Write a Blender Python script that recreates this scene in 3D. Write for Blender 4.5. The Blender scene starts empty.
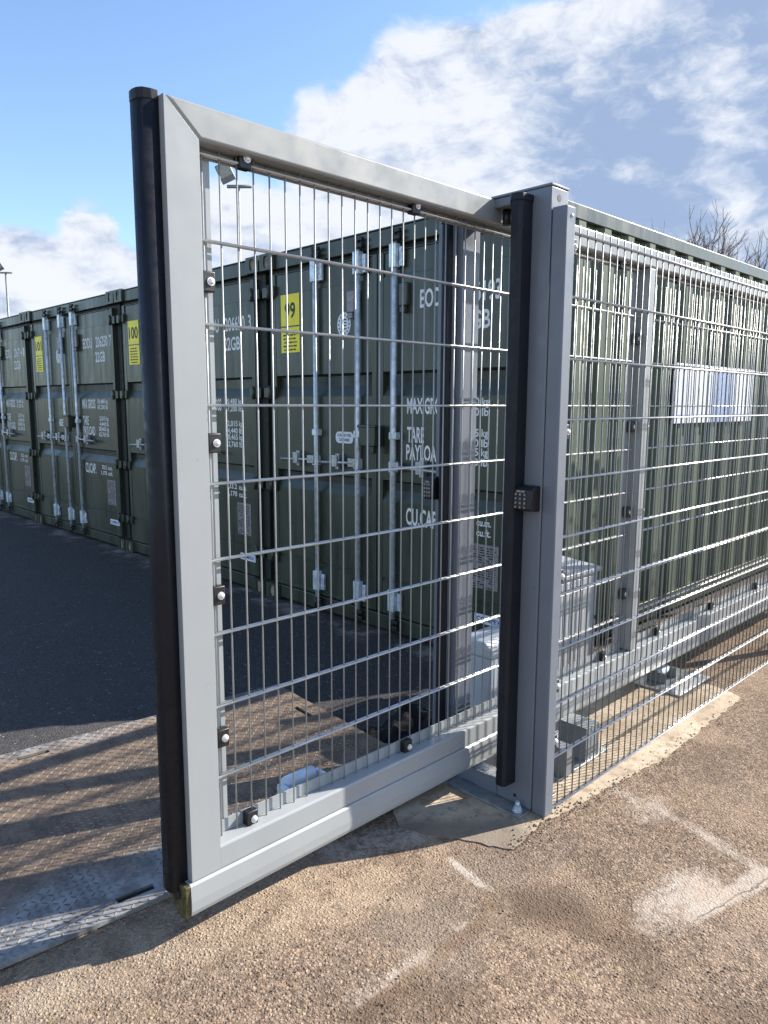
import bpy, bmesh, math, random
from mathutils import Vector, Matrix, noise
random.seed(7)
R = math.radians
S = bpy.context.scene
COL = S.collection

# ------------------------------------------------------------------ helpers
def srgb(r, g, b):
    f = lambda c: c / 12.92 if c <= .04045 else ((c + .055) / 1.055) ** 2.4
    return (f(r / 255), f(g / 255), f(b / 255), 1)

class MB:
    """collects shapes (world or root-local coordinates) into one mesh"""
    def __init__(s): s.bm = bmesh.new(); s.mi = 0
    def _f(s, vs, smooth=False):
        try:
            f = s.bm.faces.new(vs)
        except ValueError:
            return None
        f.material_index = s.mi; f.smooth = smooth
        return f
    def box(s, x0, x1, y0, y1, z0, z1, bev=0.0, seg=2):
        b = bmesh.new()
        v = [b.verts.new((x, y, z)) for x in (x0, x1) for y in (y0, y1) for z in (z0, z1)]
        for q in ((0, 1, 3, 2), (4, 6, 7, 5), (0, 4, 5, 1), (2, 3, 7, 6), (0, 2, 6, 4), (1, 5, 7, 3)):
            b.faces.new([v[i] for i in q])
        s._merge(b, bev, seg)
        return s
    def prism(s, pts, axis, a, c, bev=0.0, seg=2, smooth=False):
        """polygon pts extruded along axis from a to c.  axis 'x': pts=(y,z); 'y': (x,z); 'z': (x,y)"""
        mk = {'x': lambda p, t: (t, p[0], p[1]), 'y': lambda p, t: (p[0], t, p[1]), 'z': lambda p, t: (p[0], p[1], t)}[axis]
        b = bmesh.new()
        A = [b.verts.new(mk(p, a)) for p in pts]; B = [b.verts.new(mk(p, c)) for p in pts]
        n = len(pts)
        b.faces.new(A); b.faces.new(B[::-1])
        for i in range(n):
            f = b.faces.new((A[i], A[(i + 1) % n], B[(i + 1) % n], B[i])); f.smooth = smooth
        bmesh.ops.recalc_face_normals(b, faces=b.faces[:])
        s._merge(b, bev, seg)
        return s
    def _merge(s, b, bev, seg):
        if bev:
            r = bmesh.ops.bevel(b, geom=b.edges[:], offset=bev, segments=seg, profile=.5, affect='EDGES', clamp_overlap=True)
            for f in r['faces']: f.smooth = True
        b.verts.index_update()
        m = [s.bm.verts.new(v.co) for v in b.verts]
        for f in b.faces:
            s._f([m[v.index] for v in f.verts], f.smooth)
        b.free()
    def cyl(s, p0, p1, r, n=8, r1=None, caps=True, smooth=True):
        p0 = Vector(p0); p1 = Vector(p1); d = (p1 - p0).normalized()
        a = d.orthogonal().normalized(); c = d.cross(a)
        r1 = r if r1 is None else r1
        A = [s.bm.verts.new(p0 + (a * math.cos(t) + c * math.sin(t)) * r) for t in [2 * math.pi * i / n for i in range(n)]]
        B = [s.bm.verts.new(p1 + (a * math.cos(t) + c * math.sin(t)) * r1) for t in [2 * math.pi * i / n for i in range(n)]]
        for i in range(n): s._f((A[i], A[(i + 1) % n], B[(i + 1) % n], B[i]), smooth)
        if caps: s._f(A[::-1]); s._f(B)
        return s
    def dome(s, c, d, r, h, n=10):
        c = Vector(c); d = Vector(d).normalized(); a = d.orthogonal().normalized(); e = d.cross(a)
        prev = None
        for j, (rr, hh) in enumerate(((1, 0), (.95, .45), (.7, .85))):
            ring = [s.bm.verts.new(c + d * h * hh + (a * math.cos(2 * math.pi * i / n) + e * math.sin(2 * math.pi * i / n)) * r * rr) for i in range(n)]
            if prev:
                for i in range(n): s._f((prev[i], prev[(i + 1) % n], ring[(i + 1) % n], ring[i]), True)
            prev = ring
        s._f(prev, True)
        return s
    def quad(s, *pts): s._f([s.bm.verts.new(p) for p in pts]); return s
    def poly(s, pts): s._f([s.bm.verts.new(p) for p in pts]); return s
    def build(s, name, mats, parent=None):
        o_ = Vector(parent['_o']) if parent is not None and '_o' in parent else Vector((0, 0, 0))
        me = bpy.data.meshes.new(name)
        if o_.length: bmesh.ops.translate(s.bm, verts=s.bm.verts[:], vec=-o_)
        s.bm.normal_update()
        s.bm.to_mesh(me); s.bm.free()
        for m in (mats if isinstance(mats, (list, tuple)) else [mats]): me.materials.append(m)
        ob = bpy.data.objects.new(name, me); COL.objects.link(ob)
        if parent is not None:
            ob.parent = parent
            if '_o' in parent: ob['_o'] = parent['_o']
        return ob

def tag(o, label=None, cat=None, group=None, kind=None):
    if label: o['label'] = label
    if cat: o['category'] = cat
    if group: o['group'] = group
    if kind: o['kind'] = kind
    return o
def thing(name, loc, label, cat, group=None, local=False):
    """Empty at the thing's base; parts are given in world coordinates unless local"""
    o = bpy.data.objects.new(name, None); COL.objects.link(o); o.location = loc
    o.empty_display_size = .1
    o['_o'] = (0., 0., 0.) if local else tuple(float(c) for c in loc)
    return tag(o, label, cat, group)
def copy_part(src, parent, off=(0, 0, 0)):
    c = src.copy(); COL.objects.link(c); c.parent = parent
    c.location = Vector(src.location) + Vector(off)
    for ch in src.children:
        d = ch.copy(); COL.objects.link(d); d.parent = c
    return c

# ------------------------------------------------------------------ node helpers
class NT:
    def __init__(s, tree): s.t = tree; s.n = tree.nodes; s.l = tree.links
    def add(s, typ, **kw):
        n = s.n.new(typ)
        for k, v in kw.items(): setattr(n, k, v)
        return n
    def put(s, sock, v):
        if hasattr(v, 'is_output') or isinstance(v, bpy.types.NodeSocket): s.l.new(v, sock)
        else: sock.default_value = v
    def m(s, op, a, b=None, c=None, clamp=False):
        n = s.add('ShaderNodeMath', operation=op, use_clamp=clamp)
        s.put(n.inputs[0], a)
        if b is not None: s.put(n.inputs[1], b)
        if c is not None: s.put(n.inputs[2], c)
        return n.outputs[0]
    def vm(s, op, a, b=None, out=0):
        n = s.add('ShaderNodeVectorMath', operation=op)
        s.put(n.inputs[0], a)
        if b is not None: s.put(n.inputs[1], b)
        return n.outputs[out]
    def noise(s, vec, scale, detail=4, rough=.55, dist=0, out='Fac'):
        n = s.add('ShaderNodeTexNoise'); s.put(n.inputs['Vector'], vec)
        n.inputs['Scale'].default_value = scale; n.inputs['Detail'].default_value = detail
        n.inputs['Roughness'].default_value = rough; n.inputs['Distortion'].default_value = dist
        return n.outputs[out]
    def voro(s, vec, scale, feature='F1', out='Distance', rnd=1.0):
        n = s.add('ShaderNodeTexVoronoi', feature=feature); s.put(n.inputs['Vector'], vec)
        n.inputs['Scale'].default_value = scale; n.inputs['Randomness'].default_value = rnd
        return n.outputs[out]
    def ramp(s, fac, lo, hi, a=0., b=1., smooth=True):
        n = s.add('ShaderNodeMapRange', interpolation_type='SMOOTHSTEP' if smooth else 'LINEAR')
        s.put(n.inputs[0], fac); n.inputs[1].default_value = lo; n.inputs[2].default_value = hi
        n.inputs[3].default_value = a; n.inputs[4].default_value = b
        return n.outputs[0]
    def mix(s, fac, a, b, blend='MIX'):
        n = s.add('ShaderNodeMix', data_type='RGBA', blend_type=blend)
        s.put(n.inputs[0], fac); s.put(n.inputs[6], a); s.put(n.inputs[7], b)
        return n.outputs[2]
    def bump(s, h, dist, strength=1.0, normal=None):
        n = s.add('ShaderNodeBump'); s.put(n.inputs['Height'], h)
        n.inputs['Distance'].default_value = dist; n.inputs['Strength'].default_value = strength
        if normal is not None: s.put(n.inputs['Normal'], normal)
        return n.outputs[0]

def new_mat(name):
    m = bpy.data.materials.new(name); m.use_nodes = True
    t = NT(m.node_tree); b = m.node_tree.nodes['Principled BSDF']
    return m, t, b
def simple(name, col, rough=.5, metal=0., var=.12, scale=6., bump=0., bscale=80., spec=None, streak=False):
    m, t, b = new_mat(name)
    co = t.add('ShaderNodeTexCoord').outputs['Object']
    v = co
    if streak:
        mp = t.add('ShaderNodeMapping'); t.put(mp.inputs[0], co); mp.inputs['Scale'].default_value = (1, 1, .12); v = mp.outputs[0]
    nz = t.noise(v, scale, 6, .6)
    c2 = t.mix(t.ramp(nz, .3, .7), (*[c * (1 - var) for c in col[:3]], 1), (*[min(1, c * (1 + var)) for c in col[:3]], 1))
    t.put(b.inputs['Base Color'], c2)
    t.put(b.inputs['Roughness'], t.ramp(t.noise(co, scale * 5, 4), .25, .75, max(.05, rough - .1), min(1, rough + .12)))
    b.inputs['Metallic'].default_value = metal
    if spec is not None: b.inputs['Specular IOR Level'].default_value = spec
    if bump: t.put(b.inputs['Normal'], t.bump(t.noise(co, bscale, 3), bump))
    return m

# ------------------------------------------------------------------ materials
M = {}
M['grey_paint'] = simple('grey_powder_coat', (.30, .318, .328), .36, 0, .06, 2, streak=True)
M['grey_paint_shaded'] = simple('grey_powder_coat_shaded', (.150, .170, .205), .36, 0, .06, 3, streak=True)  # same grey coat, darkened on the posts for the shade they stand in
M['rail'] = simple('rail_coat', (.275, .285, .28), .33, 0, .06, 2, streak=False)
M['galv'] = simple('galvanised', (.40, .42, .44), .36, .75, .22, 25, .0004, 200)
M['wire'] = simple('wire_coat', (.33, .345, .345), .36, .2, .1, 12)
M['wire_skylit'] = simple('skylit_wire_coat', (.52, .53, .53), .34, .5, .08, 12)  # horizontal wires: brighter copy of the wire, sky reflection put into the colour
M['wire_fence'] = simple('dark_fence_wire', (.14, .152, .152), .42, .1, .1, 12)  # darker grey for the fence's vertical wires
M['zinc'] = simple('zinc_plated', (.62, .70, .76), .36, .35, .25, 22, .0005, 140)
M['rubber'] = simple('black_rubber', (.008, .010, .017), .5, 0, .25, 9, .0004, 60, spec=.35)
M['black_cloth'] = simple('black_sheeting', (.012, .012, .015), .85, 0, .3, 20, .002, 90, spec=.2)
M['box_grey'] = simple('box_section_paint', (.17, .185, .20), .42, 0, .08, 6)
M['black'] = simple('black_plastic', (.010, .010, .011), .45, 0, .2, 20)
M['bolt'] = simple('bright_bolt', (.72, .73, .74), .3, .5, .1, 40)
M['brass'] = simple('tarnished_brass', (.085, .078, .034), .55, .3, .5, 60, .001, 80)
M['white_paint'] = simple('stencil_white', (.90, .91, .90), .55, 0, .1, 30)
def worn_paint():
    m, t, b = new_mat('stencil_white')
    co = t.add('ShaderNodeTexCoord').outputs['Object']
    w_ = t.ramp(t.m('ADD', t.m('MULTIPLY', t.noise(co, 55, 6, .7), .6), t.m('MULTIPLY', t.noise(co, 6, 4), .4)), .30, .40)
    t.put(b.inputs['Base Color'], t.mix(w_, (.10, .11, .095, 1), t.mix(t.noise(co, 14, 4), (.70, .71, .69, 1), (.92, .92, .90, 1))))
    b.inputs['Roughness'].default_value = .6
    return m
M['white_paint'] = worn_paint()
M['yellow'] = simple('sticker_yellow', (.95, .80, .004), .4, 0, .05, 10)
M['ink'] = simple('black_ink', (.012, .012, .012), .5)
M['decal'] = simple('data_plate', (.26, .24, .25), .45, .2, .25, 60)
M['label_white'] = simple('label_white', (.75, .78, .82), .4, 0, .04, 20)
M['blue_ink'] = simple('blue_ink', (.03, .06, .28), .5)
M['cabinet'] = simple('cabinet_grey', (.44, .47, .51), .35, 0, .06, 4)
M['nylon'] = simple('pale_nylon', (.62, .72, .82), .4, 0, .06, 20)
M['sign_white'] = simple('sign_white', (.55, .59, .66), .4, 0, .05, 6)
M['sign_blue'] = simple('sign_blue', (.20, .28, .48), .4, 0, .05, 6)
M['bark'] = simple('bark', (.13, .105, .095), .8, 0, .3, 10)
M['lamp'] = simple('lamp_metal', (.26, .28, .29), .45, .4, .1, 5)
M['glass'] = simple('lamp_glass', (.45, .45, .40), .25, 0, .1, 10)
M['casting_hole'] = simple('casting_hole_skylit', (.30, .25, .18), .7, 0, .4, 30)  # pale brown inside of the casting holes, skylight put into the colour
M['grit'] = simple('grit', (.13, .10, .078), .9, 0, .5, 60)
M['flange_white'] = simple('pale_flange', (.55, .56, .56), .4, .1, .05, 6)
M['dark'] = simple('dark_gap', (.012, .014, .013), .7)

def container_mat(name, base, dusty, rl=.26, rh=.46, sp_=.55):
    m, t, b = new_mat(name)
    co = t.add('ShaderNodeTexCoord').outputs['Object']
    mp = t.add('ShaderNodeMapping'); t.put(mp.inputs[0], co); mp.inputs['Scale'].default_value = (3, 3, .35)
    st = t.noise(mp.outputs[0], 4, 7, .65)
    bl = t.noise(co, 1.7, 5, .6)
    d = t.ramp(t.m('ADD', t.m('MULTIPLY', st, .6), t.m('MULTIPLY', bl, .5)), .42, .72)
    c = t.mix(t.m('MULTIPLY', d, .75), base, dusty)
    sp = t.ramp(t.noise(co, 45, 3, .7), .68, .76)
    c = t.mix(t.m('MULTIPLY', sp, .35), c, (.14, .12, .08, 1))
    rs = t.ramp(t.noise(t.vm('MULTIPLY', co, (1, 1, .55)), 9, 8, .72, 1.2), .64, .70)
    c = t.mix(t.m('MULTIPLY', rs, .55), c, (.085, .052, .030, 1))
    scr = t.ramp(t.noise(t.vm('MULTIPLY', co, (2, 26, .8)), 3.0, 4, .7, .6), .70, .74)
    c = t.mix(t.m('MULTIPLY', scr, .30), c, (.15, .155, .14, 1))
    oi = t.add('ShaderNodeObjectInfo').outputs['Random']
    c = t.mix(t.ramp(oi, 0, 1, 0., .22, smooth=False), c, (.040, .034, .026, 1))
    t.put(b.inputs['Base Color'], c)
    t.put(b.inputs['Roughness'], t.ramp(st, .3, .7, rl, rh))
    b.inputs['Specular IOR Level'].default_value = sp_
    h = t.m('ADD', t.m('MULTIPLY', t.noise(co, 2.2, 2), 1.), t.m('MULTIPLY', t.noise(co, 130, 2), .05))
    t.put(b.inputs['Normal'], t.bump(h, .012, .6))
    return m
M['green'] = container_mat('container_green_shaded', (.029, .040, .025, 1), (.058, .069, .047, 1))  # container paint darkened for the shade on the door ends
M['green_side'] = container_mat('container_green_sunlit', (.064, .092, .058, 1), (.098, .120, .082, 1), .5, .7, .3)  # same container paint, lighter copy for the sunlit side wall
M['green_dark'] = simple('door_seal_shade', (.014, .018, .016), .6)

def seg_mask(t, pos, a, b, w, soft):
    ax, ay = a; bx, by = b
    L = math.hypot(bx - ax, by - ay); dx, dy = (bx - ax) / L, (by - ay) / L
    q = t.vm('SUBTRACT', pos, (ax, ay, 0))
    s_ = t.m('MINIMUM', t.m('MAXIMUM', t.vm('DOT_PRODUCT', q, (dx, dy, 0), 1), 0.), L)
    cv = t.add('ShaderNodeCombineXYZ'); t.put(cv.inputs[0], t.m('MULTIPLY', s_, dx)); t.put(cv.inputs[1], t.m('MULTIPLY', s_, dy))
    d = t.vm('DISTANCE', q, cv.outputs[0], 1)
    return t.ramp(d, w, w + soft, 1., 0.)

def ground_mat():
    m, t, b = new_mat('worn_tarmac')
    co = t.add('ShaderNodeTexCoord').outputs['Object']
    flat = t.vm('MULTIPLY', co, (1, 1, 0))
    wob = t.vm('MULTIPLY', t.vm('SUBTRACT', t.noise(flat, 9, 5, .65, out='Color'), (.5, .5, .5)), (.10, .10, 0))
    pw = t.vm('ADD', flat, wob)
    warp = t.vm('ADD', flat, t.vm('MULTIPLY', t.noise(flat, 60, 2, .5, out='Color'), (.008, .008, 0)))
    stone_d = t.voro(warp, 104); stone_c = t.voro(warp, 104, out='Color')
    fine_d = t.voro(warp, 210); fine_c = t.voro(warp, 210, out='Color')
    sep = t.add('ShaderNodeSeparateColor'); t.put(sep.inputs[0], stone_c)
    sep2 = t.add('ShaderNodeSeparateColor'); t.put(sep2.inputs[0], fine_c)
    sv = t.m('ADD', t.m('MULTIPLY', sep.outputs[0], .6), t.m('MULTIPLY', sep2.outputs[0], .4))
    big = t.noise(flat, 1.3, 5, .6); mid = t.noise(flat, 5.5, 6, .65)
    c_lo = (.100, .074, .056, 1); c_hi = (.40, .305, .225, 1)
    c = t.mix(t.ramp(sv, .12, .9, smooth=False), c_lo, c_hi)
    # broad dusty (pale sand) and greyer zones
    dust = t.ramp(t.m('ADD', t.m('MULTIPLY', big, .55), t.m('MULTIPLY', mid, .45)), .47, .63)
    c = t.mix(t.m('MULTIPLY', dust, .50), c, (.39, .30, .222, 1))
    grey = t.ramp(t.noise(t.vm('ADD', flat, (7.3, 2.1, 0)), 1.9, 5, .6), .5, .68)
    c = t.mix(t.m('MULTIPLY', grey, .45), c, (.15, .135, .12, 1))
    sand = t.m('MULTIPLY', seg_mask(t, pw, (.55, 1.70), (1.35, 1.52), .04, .22), t.ramp(mid, .3, .62))
    c = t.mix(t.m('MULTIPLY', sand, .7), c, (.44, .36, .27, 1))
    pock = t.ramp(t.m('ADD', t.m('MULTIPLY', mid, .5), t.m('MULTIPLY', t.noise(flat, 38, 4, .65), .5)), .44, .56)
    pale = None
    # (ends, half width, soft edge, strength, how whole it is)
    wob2 = t.vm('ADD', flat, t.vm('MULTIPLY', wob, (.62, .62, 0)))
    for a, bb, w, so, k, whole in (((2.478, 1.278), (2.443, .962), .006, .03, .6, .3), ((2.443, .962), (2.344, .674), .008, .03, .65, .4),
                            ((2.50, 1.17), (2.40, 1.10), .03, .07, .45, .1), ((2.36, .68), (1.985, .757), .018, .024, .85, .7), ((1.99, .76), (1.850, .835), .016, .04, .75, .35),
                            ((2.14, .80), (1.93, .82), .04, .07, .75, .35), ((1.687, 1.415), (1.639, 1.161), .004, .022, .8, .05), ((1.30, 1.155), (1.05, 1.165), .006, .035, .6, .03),
                            ((1.72, 1.60), (1.45, 1.68), .03, .07, .7, .15), ((1.45, 1.19), (1.62, 1.14), .003, .025, .6, .05)):
        k_ = t.m('MULTIPLY', seg_mask(t, wob2, a, bb, w, so), t.m('MULTIPLY', t.m('ADD', t.m('MULTIPLY', pock, 1 - whole), whole), k))
        pale = k_ if pale is None else t.m('MAXIMUM', pale, k_)
    c = t.mix(pale, c, (.50, .465, .42, 1))
    crack = t.m('MULTIPLY', seg_mask(t, wob2, (2.33, .672), (1.975, .742), .0012, .0035), .8)
    c = t.mix(crack, c, (.12, .10, .08, 1))
    joint = t.m('MAXIMUM', seg_mask(t, t.vm('ADD', flat, t.vm('MULTIPLY', wob, (.4, .4, 0))), (1.639, 1.161), (1.02, 1.125), .008, .03),
                t.m('MULTIPLY', seg_mask(t, pw, (1.639, 1.17), (1.80, .86), .02, .09), .8))
    c = t.mix(t.m('MULTIPLY', joint, .6), c, (.17, .115, .07, 1))
    spots = t.ramp(t.voro(t.vm('ADD', pw, (3, 1, 0)), 5.2), .05, .11, 1., 0.)
    c = t.mix(t.m('MULTIPLY', spots, t.m('MULTIPLY', grey, .7)), c, (.06, .05, .042, 1))
    moss = t.m('MULTIPLY', t.ramp(t.noise(t.vm('ADD', flat, (1, 9, 0)), 11, 4, .6), .62, .72), .35)
    c = t.mix(moss, c, (.30, .25, .09, 1))
    # dark bitumen between stones
    gap = t.ramp(t.voro(warp, 104, 'DISTANCE_TO_EDGE'), .0, .09, 1., 0.)
    c = t.mix(t.m('MULTIPLY', gap, t.m('SUBTRACT', .60, t.m('MULTIPLY', pale, .4))), c, (.055, .043, .034, 1))
    # broad wet-and-dry tones with no sharp edge: oily brown, dry sand
    zone = t.noise(t.vm('ADD', flat, (4.2, 8.8, 0)), 2.6, 7, .68, .6)
    c = t.mix(t.m('MULTIPLY', t.ramp(zone, .50, .66), .55), c, (.105, .074, .050, 1))
    c = t.mix(t.m('MULTIPLY', t.ramp(zone, .46, .34), .45), c, (.40, .315, .235, 1))
    oil = t.m('MULTIPLY', seg_mask(t, pw, (1.76, 1.03), (1.70, 1.10), .02, .12), .6)
    c = t.mix(oil, c, (.075, .056, .042, 1))
    c = t.mix(1.0, c, (.93, .88, .835, 1), 'MULTIPLY')
    t.put(b.inputs['Base Color'], c)
    b.inputs['Roughness'].default_value = .92
    b.inputs['Specular IOR Level'].default_value = .25
    h = t.m('ADD', t.m('MULTIPLY', t.ramp(stone_d, 0, .6, 1., 0.), t.m('ADD', t.m('MULTIPLY', sep.outputs[1], .7), .3)), t.m('MULTIPLY', t.ramp(fine_d, 0, .6, 1., 0.), .35))
    h = t.m('MULTIPLY', h, t.m('SUBTRACT', 1., t.m('MULTIPLY', pale, .75)))
    t.put(b.inputs['Normal'], t.bump(t.m('ADD', h, t.m('MULTIPLY', mid, .9)), .0058, .85))
    return m
M['tarmac'] = ground_mat()

def yard_mat():
    m, t, b = new_mat('dark_yard_asphalt')
    co = t.add('ShaderNodeTexCoord').outputs['Object']
    d = t.voro(co, 95); cc = t.voro(co, 95, out='Color')
    sep = t.add('ShaderNodeSeparateColor'); t.put(sep.inputs[0], cc)
    c = t.mix(sep.outputs[0], (.022, .020, .021, 1), (.064, .059, .058, 1))
    c = t.mix(t.m('MULTIPLY', t.ramp(t.noise(co, 1.1, 6, .65), .45, .7), .5), c, (.055, .051, .048, 1))
    c = t.mix(t.ramp(sep.outputs[1], .985, .995), c, (.17, .165, .16, 1))
    # pale grit gathered against the container sills
    seam = t.m('MULTIPLY', seg_mask(t, co, (3.24, 2.3), (3.24, 14.), .03, .20), t.ramp(t.noise(co, 4.5, 6, .7), .47, .62))
    c = t.mix(t.m('MULTIPLY', seam, .85), c, (.26, .235, .20, 1))
    t.put(b.inputs['Base Color'], c)
    b.inputs['Roughness'].default_value = .85
    t.put(b.inputs['Normal'], t.bump(t.ramp(d, 0, .6, 1., 0.), .005, .8))
    return m
M['yard'] = yard_mat()

def concrete_mat():
    m, t, b = new_mat('cast_concrete')
    co = t.add('ShaderNodeTexCoord').outputs['Object']
    n1 = t.noise(co, 3, 7, .65); n2 = t.noise(co, 22, 5, .7)
    c = t.mix(t.ramp(n1, .35, .65), (.34, .262, .18, 1), (.50, .41, .30, 1))
    c = t.mix(t.m('MULTIPLY', t.ramp(n2, .48, .66), .6), c, (.17, .12, .076, 1))
    c = t.mix(t.ramp(t.voro(co, 14), .03, .07, .8, 0.), c, (.06, .05, .045, 1))
    st = t.m('MULTIPLY', seg_mask(t, t.vm('ADD', co, t.vm('MULTIPLY', t.noise(co, 8, 4, .6, out='Color'), (.1, .1, 0))), (1.75, 1.62), (1.98, 1.43), .05, .09), .7)
    c = t.mix(st, c, (.12, .10, .085, 1))
    t.put(b.inputs['Base Color'], c); b.inputs['Roughness'].default_value = .9
    t.put(b.inputs['Normal'], t.bump(t.m('ADD', n2, t.noise(co, 150, 2)), .004, .7))
    return m
M['concrete'] = concrete_mat()

def plate_mat():
    m, t, b = new_mat('dirty_chequer_steel')
    co = t.add('ShaderNodeTexCoord').outputs['Object']
    n = t.noise(co, 2.2, 7, .65); n2 = t.noise(co, 14, 5, .65)
    sx = t.add('ShaderNodeSeparateXYZ'); t.put(sx.inputs[0], co)
    # tracked-in dirt in the middle of the plate, cleaner along its edges
    midband = t.ramp(t.m('ABSOLUTE', t.m('ADD', t.m('SUBTRACT', sx.outputs[1], .10), t.m('MULTIPLY', t.m('SUBTRACT', n, .5), .5))),   .36, .56, 1., 0.)
    dirt = t.m('MULTIPLY', midband, t.ramp(n2, .2, .5, .65, 1.))
    clean = t.mix(t.ramp(n2, .35, .65), (.15, .15, .15, 1), (.31, .305, .30, 1))
    mud = t.mix(t.ramp(n2, .3, .7), (.10, .070, .048, 1), (.22, .16, .112, 1))
    t.put(b.inputs['Base Color'], t.mix(dirt, clean, mud))
    t.put(b.inputs['Metallic'], t.m('MULTIPLY', t.m('SUBTRACT', 1., dirt), .25))
    t.put(b.inputs['Roughness'], t.ramp(dirt, 0, 1, .5, .85))
    t.put(b.inputs['Normal'], t.bump(t.noise(co, 90, 4), .003, .6))
    return m
M['plate'] = plate_mat()
M['tread'] = simple('worn_tread', (.19, .155, .125), .62, .1, .5, 4)

# ------------------------------------------------------------------ text
_tc = {}
def glyph_polys(txt):
    """text as a flat mesh from Blender's built-in font: verts, faces, bounds"""
    if txt in _tc: return _tc[txt]
    cu = bpy.data.curves.new('lettering', 'FONT'); cu.body = txt; cu.size = 1; cu.resolution_u = 3
    cu.offset = .022
    ob = bpy.data.objects.new('lettering', cu); COL.objects.link(ob)
    dg = bpy.context.evaluated_depsgraph_get(); dg.update()
    me = bpy.data.meshes.new_from_object(ob.evaluated_get(dg))
    vs = [v.co.copy() for v in me.vertices]; fs = [tuple(p.vertices) for p in me.polygons]
    bpy.data.objects.remove(ob); bpy.data.curves.remove(cu); bpy.data.meshes.remove(me)
    xs = [v.x for v in vs]; ys = [v.y for v in vs]
    _tc[txt] = (vs, fs, (min(xs), max(xs), min(ys), max(ys)))
    return _tc[txt]
def put_text(mb, txt, u0, u1, z0, z1, mapper, pad=None):
    """fit txt into the rectangle; mapper(u, z) -> 3D point; z0..z1 = the capital height"""
    vs, fs, (a, b, c, d) = glyph_polys(txt)
    cap = .69
    new = [mb.bm.verts.new(mapper(u0 + (v.x - a) / (b - a) * (u1 - u0), z0 + v.y / cap * (z1 - z0))) for v in vs]
    for f in fs: mb._f([new[i] for i in f])

# ------------------------------------------------------------------ GROUND
def sheet(name, pts, z, mat):
    mb = MB(); mb.poly([(x, y, z) for x, y in pts])
    return tag(mb.build(name, mat), kind='structure')
FAR = 400
YX = 3.5      # the yard sheet dips 54 mm towards the containers
mb = MB()
mb.poly([(-FAR, -FAR, -.07), (FAR, -FAR, -.07), (FAR, FAR, -.07), (-FAR, FAR, -.07)])
tag(mb.build('ground', M['yard']), kind='structure')
def rise(x):
    k = min(1, max(0, (1.75 - x) / .75)); return .05 * k * k * (3 - 2 * k)
mb = MB(); xs = [-40, -5] + [.95 + .05 * i for i in range(18)] + [3, 6, 40]
for i in range(len(xs) - 1):
    a, c = xs[i], xs[i + 1]
    for y0_, y1_ in ((-40, -2), (-2, None)):
        ya = y1_ if y1_ is not None else 2.4 + (a + 40) / 80 * (1.96 - 2.4); yc = y1_ if y1_ is not None else 2.4 + (c + 40) / 80 * (1.96 - 2.4)
        f_ = mb._f([mb.bm.verts.new(p) for p in ((a, y0_, rise(a)), (c, y0_, rise(c)), (c, yc, rise(c)), (a, ya, rise(a)))], True)
bmesh.ops.remove_doubles(mb.bm, verts=mb.bm.verts[:], dist=1e-4)
tag(mb.build('forecourt', M['tarmac']), kind='structure')
mb = MB()
xs = [-40] + [.95 + .05 * i for i in range(18)] + [2.0, 2.4, 2.8, 3.1, 3.3, 9.8]
def yz(x): 
    k = min(1, max(0, (x - 1.2) / 2.0)); k = k * k * (3 - 2 * k); return rise(x) - .002 - .052 * k
for i in range(len(xs) - 1):
    a, c = xs[i], xs[i + 1]
    ya = 2.4 + (a + 40) / 80 * (1.96 - 2.4); ycc = 2.4 + (c + 40) / 80 * (1.96 - 2.4)
    mb.quad((a, ya, yz(a)), (c, ycc, yz(c)), (c, 40, yz(c)), (a, 40, yz(a)))
bmesh.ops.remove_doubles(mb.bm, verts=mb.bm.verts[:], dist=1e-4)
tag(mb.build('yard', M['yard']), kind='structure')
# concrete foundation strip under the fence and posts, with a broken edge
def ragged(pts, step, amp):
    out = []
    for i in range(len(pts)):
        a = Vector(pts[i]); b_ = Vector(pts[(i + 1) % len(pts)]); n = max(1, int((b_ - a).length / step))
        for k in range(n):
            p = a.lerp(b_, k / n); out.append((p.x + random.uniform(-amp, amp), p.y + random.uniform(-amp, amp)))
    return out
strip = ragged([(1.70, 1.66), (1.80, 1.45), (1.875, 1.305), (1.98, 1.318), (2.10, 1.325), (2.2, 1.305), (2.33, 1.294), (2.5, 1.282), (2.86, 1.243), (3.33, 1.258), (3.74, 1.262), (3.80, 1.36), (3.78, 1.9), (1.9, 1.94)], .025, .007)
mb = MB(); mb.prism(strip, 'z', -.02, .004)
tag(mb.build('concrete_strip', M['concrete']), kind='structure')

rg = random.Random(5); mb = MB()
edge_pts = [(1.875, 1.305), (2.10, 1.325), (2.33, 1.294), (2.86, 1.243), (3.74, 1.262)]
for k in range(520):
    if k < 330:
        i_ = rg.randrange(len(edge_pts) - 1); f_ = rg.random(); a = Vector(edge_pts[i_]).lerp(Vector(edge_pts[i_ + 1]), f_)
        x, y = a.x + rg.gauss(0, .02), a.y + rg.gauss(0, .022)
    else: x, y = rg.uniform(.8, 3.4), rg.uniform(.6, 1.6)
    r_ = rg.uniform(.0018, .0050) * (1.25 if rg.random() < .1 else 1)
    c_ = Vector((x, y, rise(x) + .0045 + r_ * .3))
    q = [mb.bm.verts.new(c_ + Vector((dx * r_ * rg.uniform(.6, 1.2), dy * r_ * rg.uniform(.6, 1.2), dz * r_ * rg.uniform(.5, .9)))) for dx, dy, dz in ((1, 0, 0), (0, 1, 0), (-1, 0, 0), (0, -1, 0), (0, 0, 1), (0, 0, -1))]
    for f in ((0, 1, 4), (1, 2, 4), (2, 3, 4), (3, 0, 4), (1, 0, 5), (2, 1, 5), (3, 2, 5), (0, 3, 5)): mb._f([q[j] for j in f])
tag(mb.build('loose_grit', M['grit']), 'loose brown grit scattered along the concrete edge', 'grit', kind='stuff')
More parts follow.
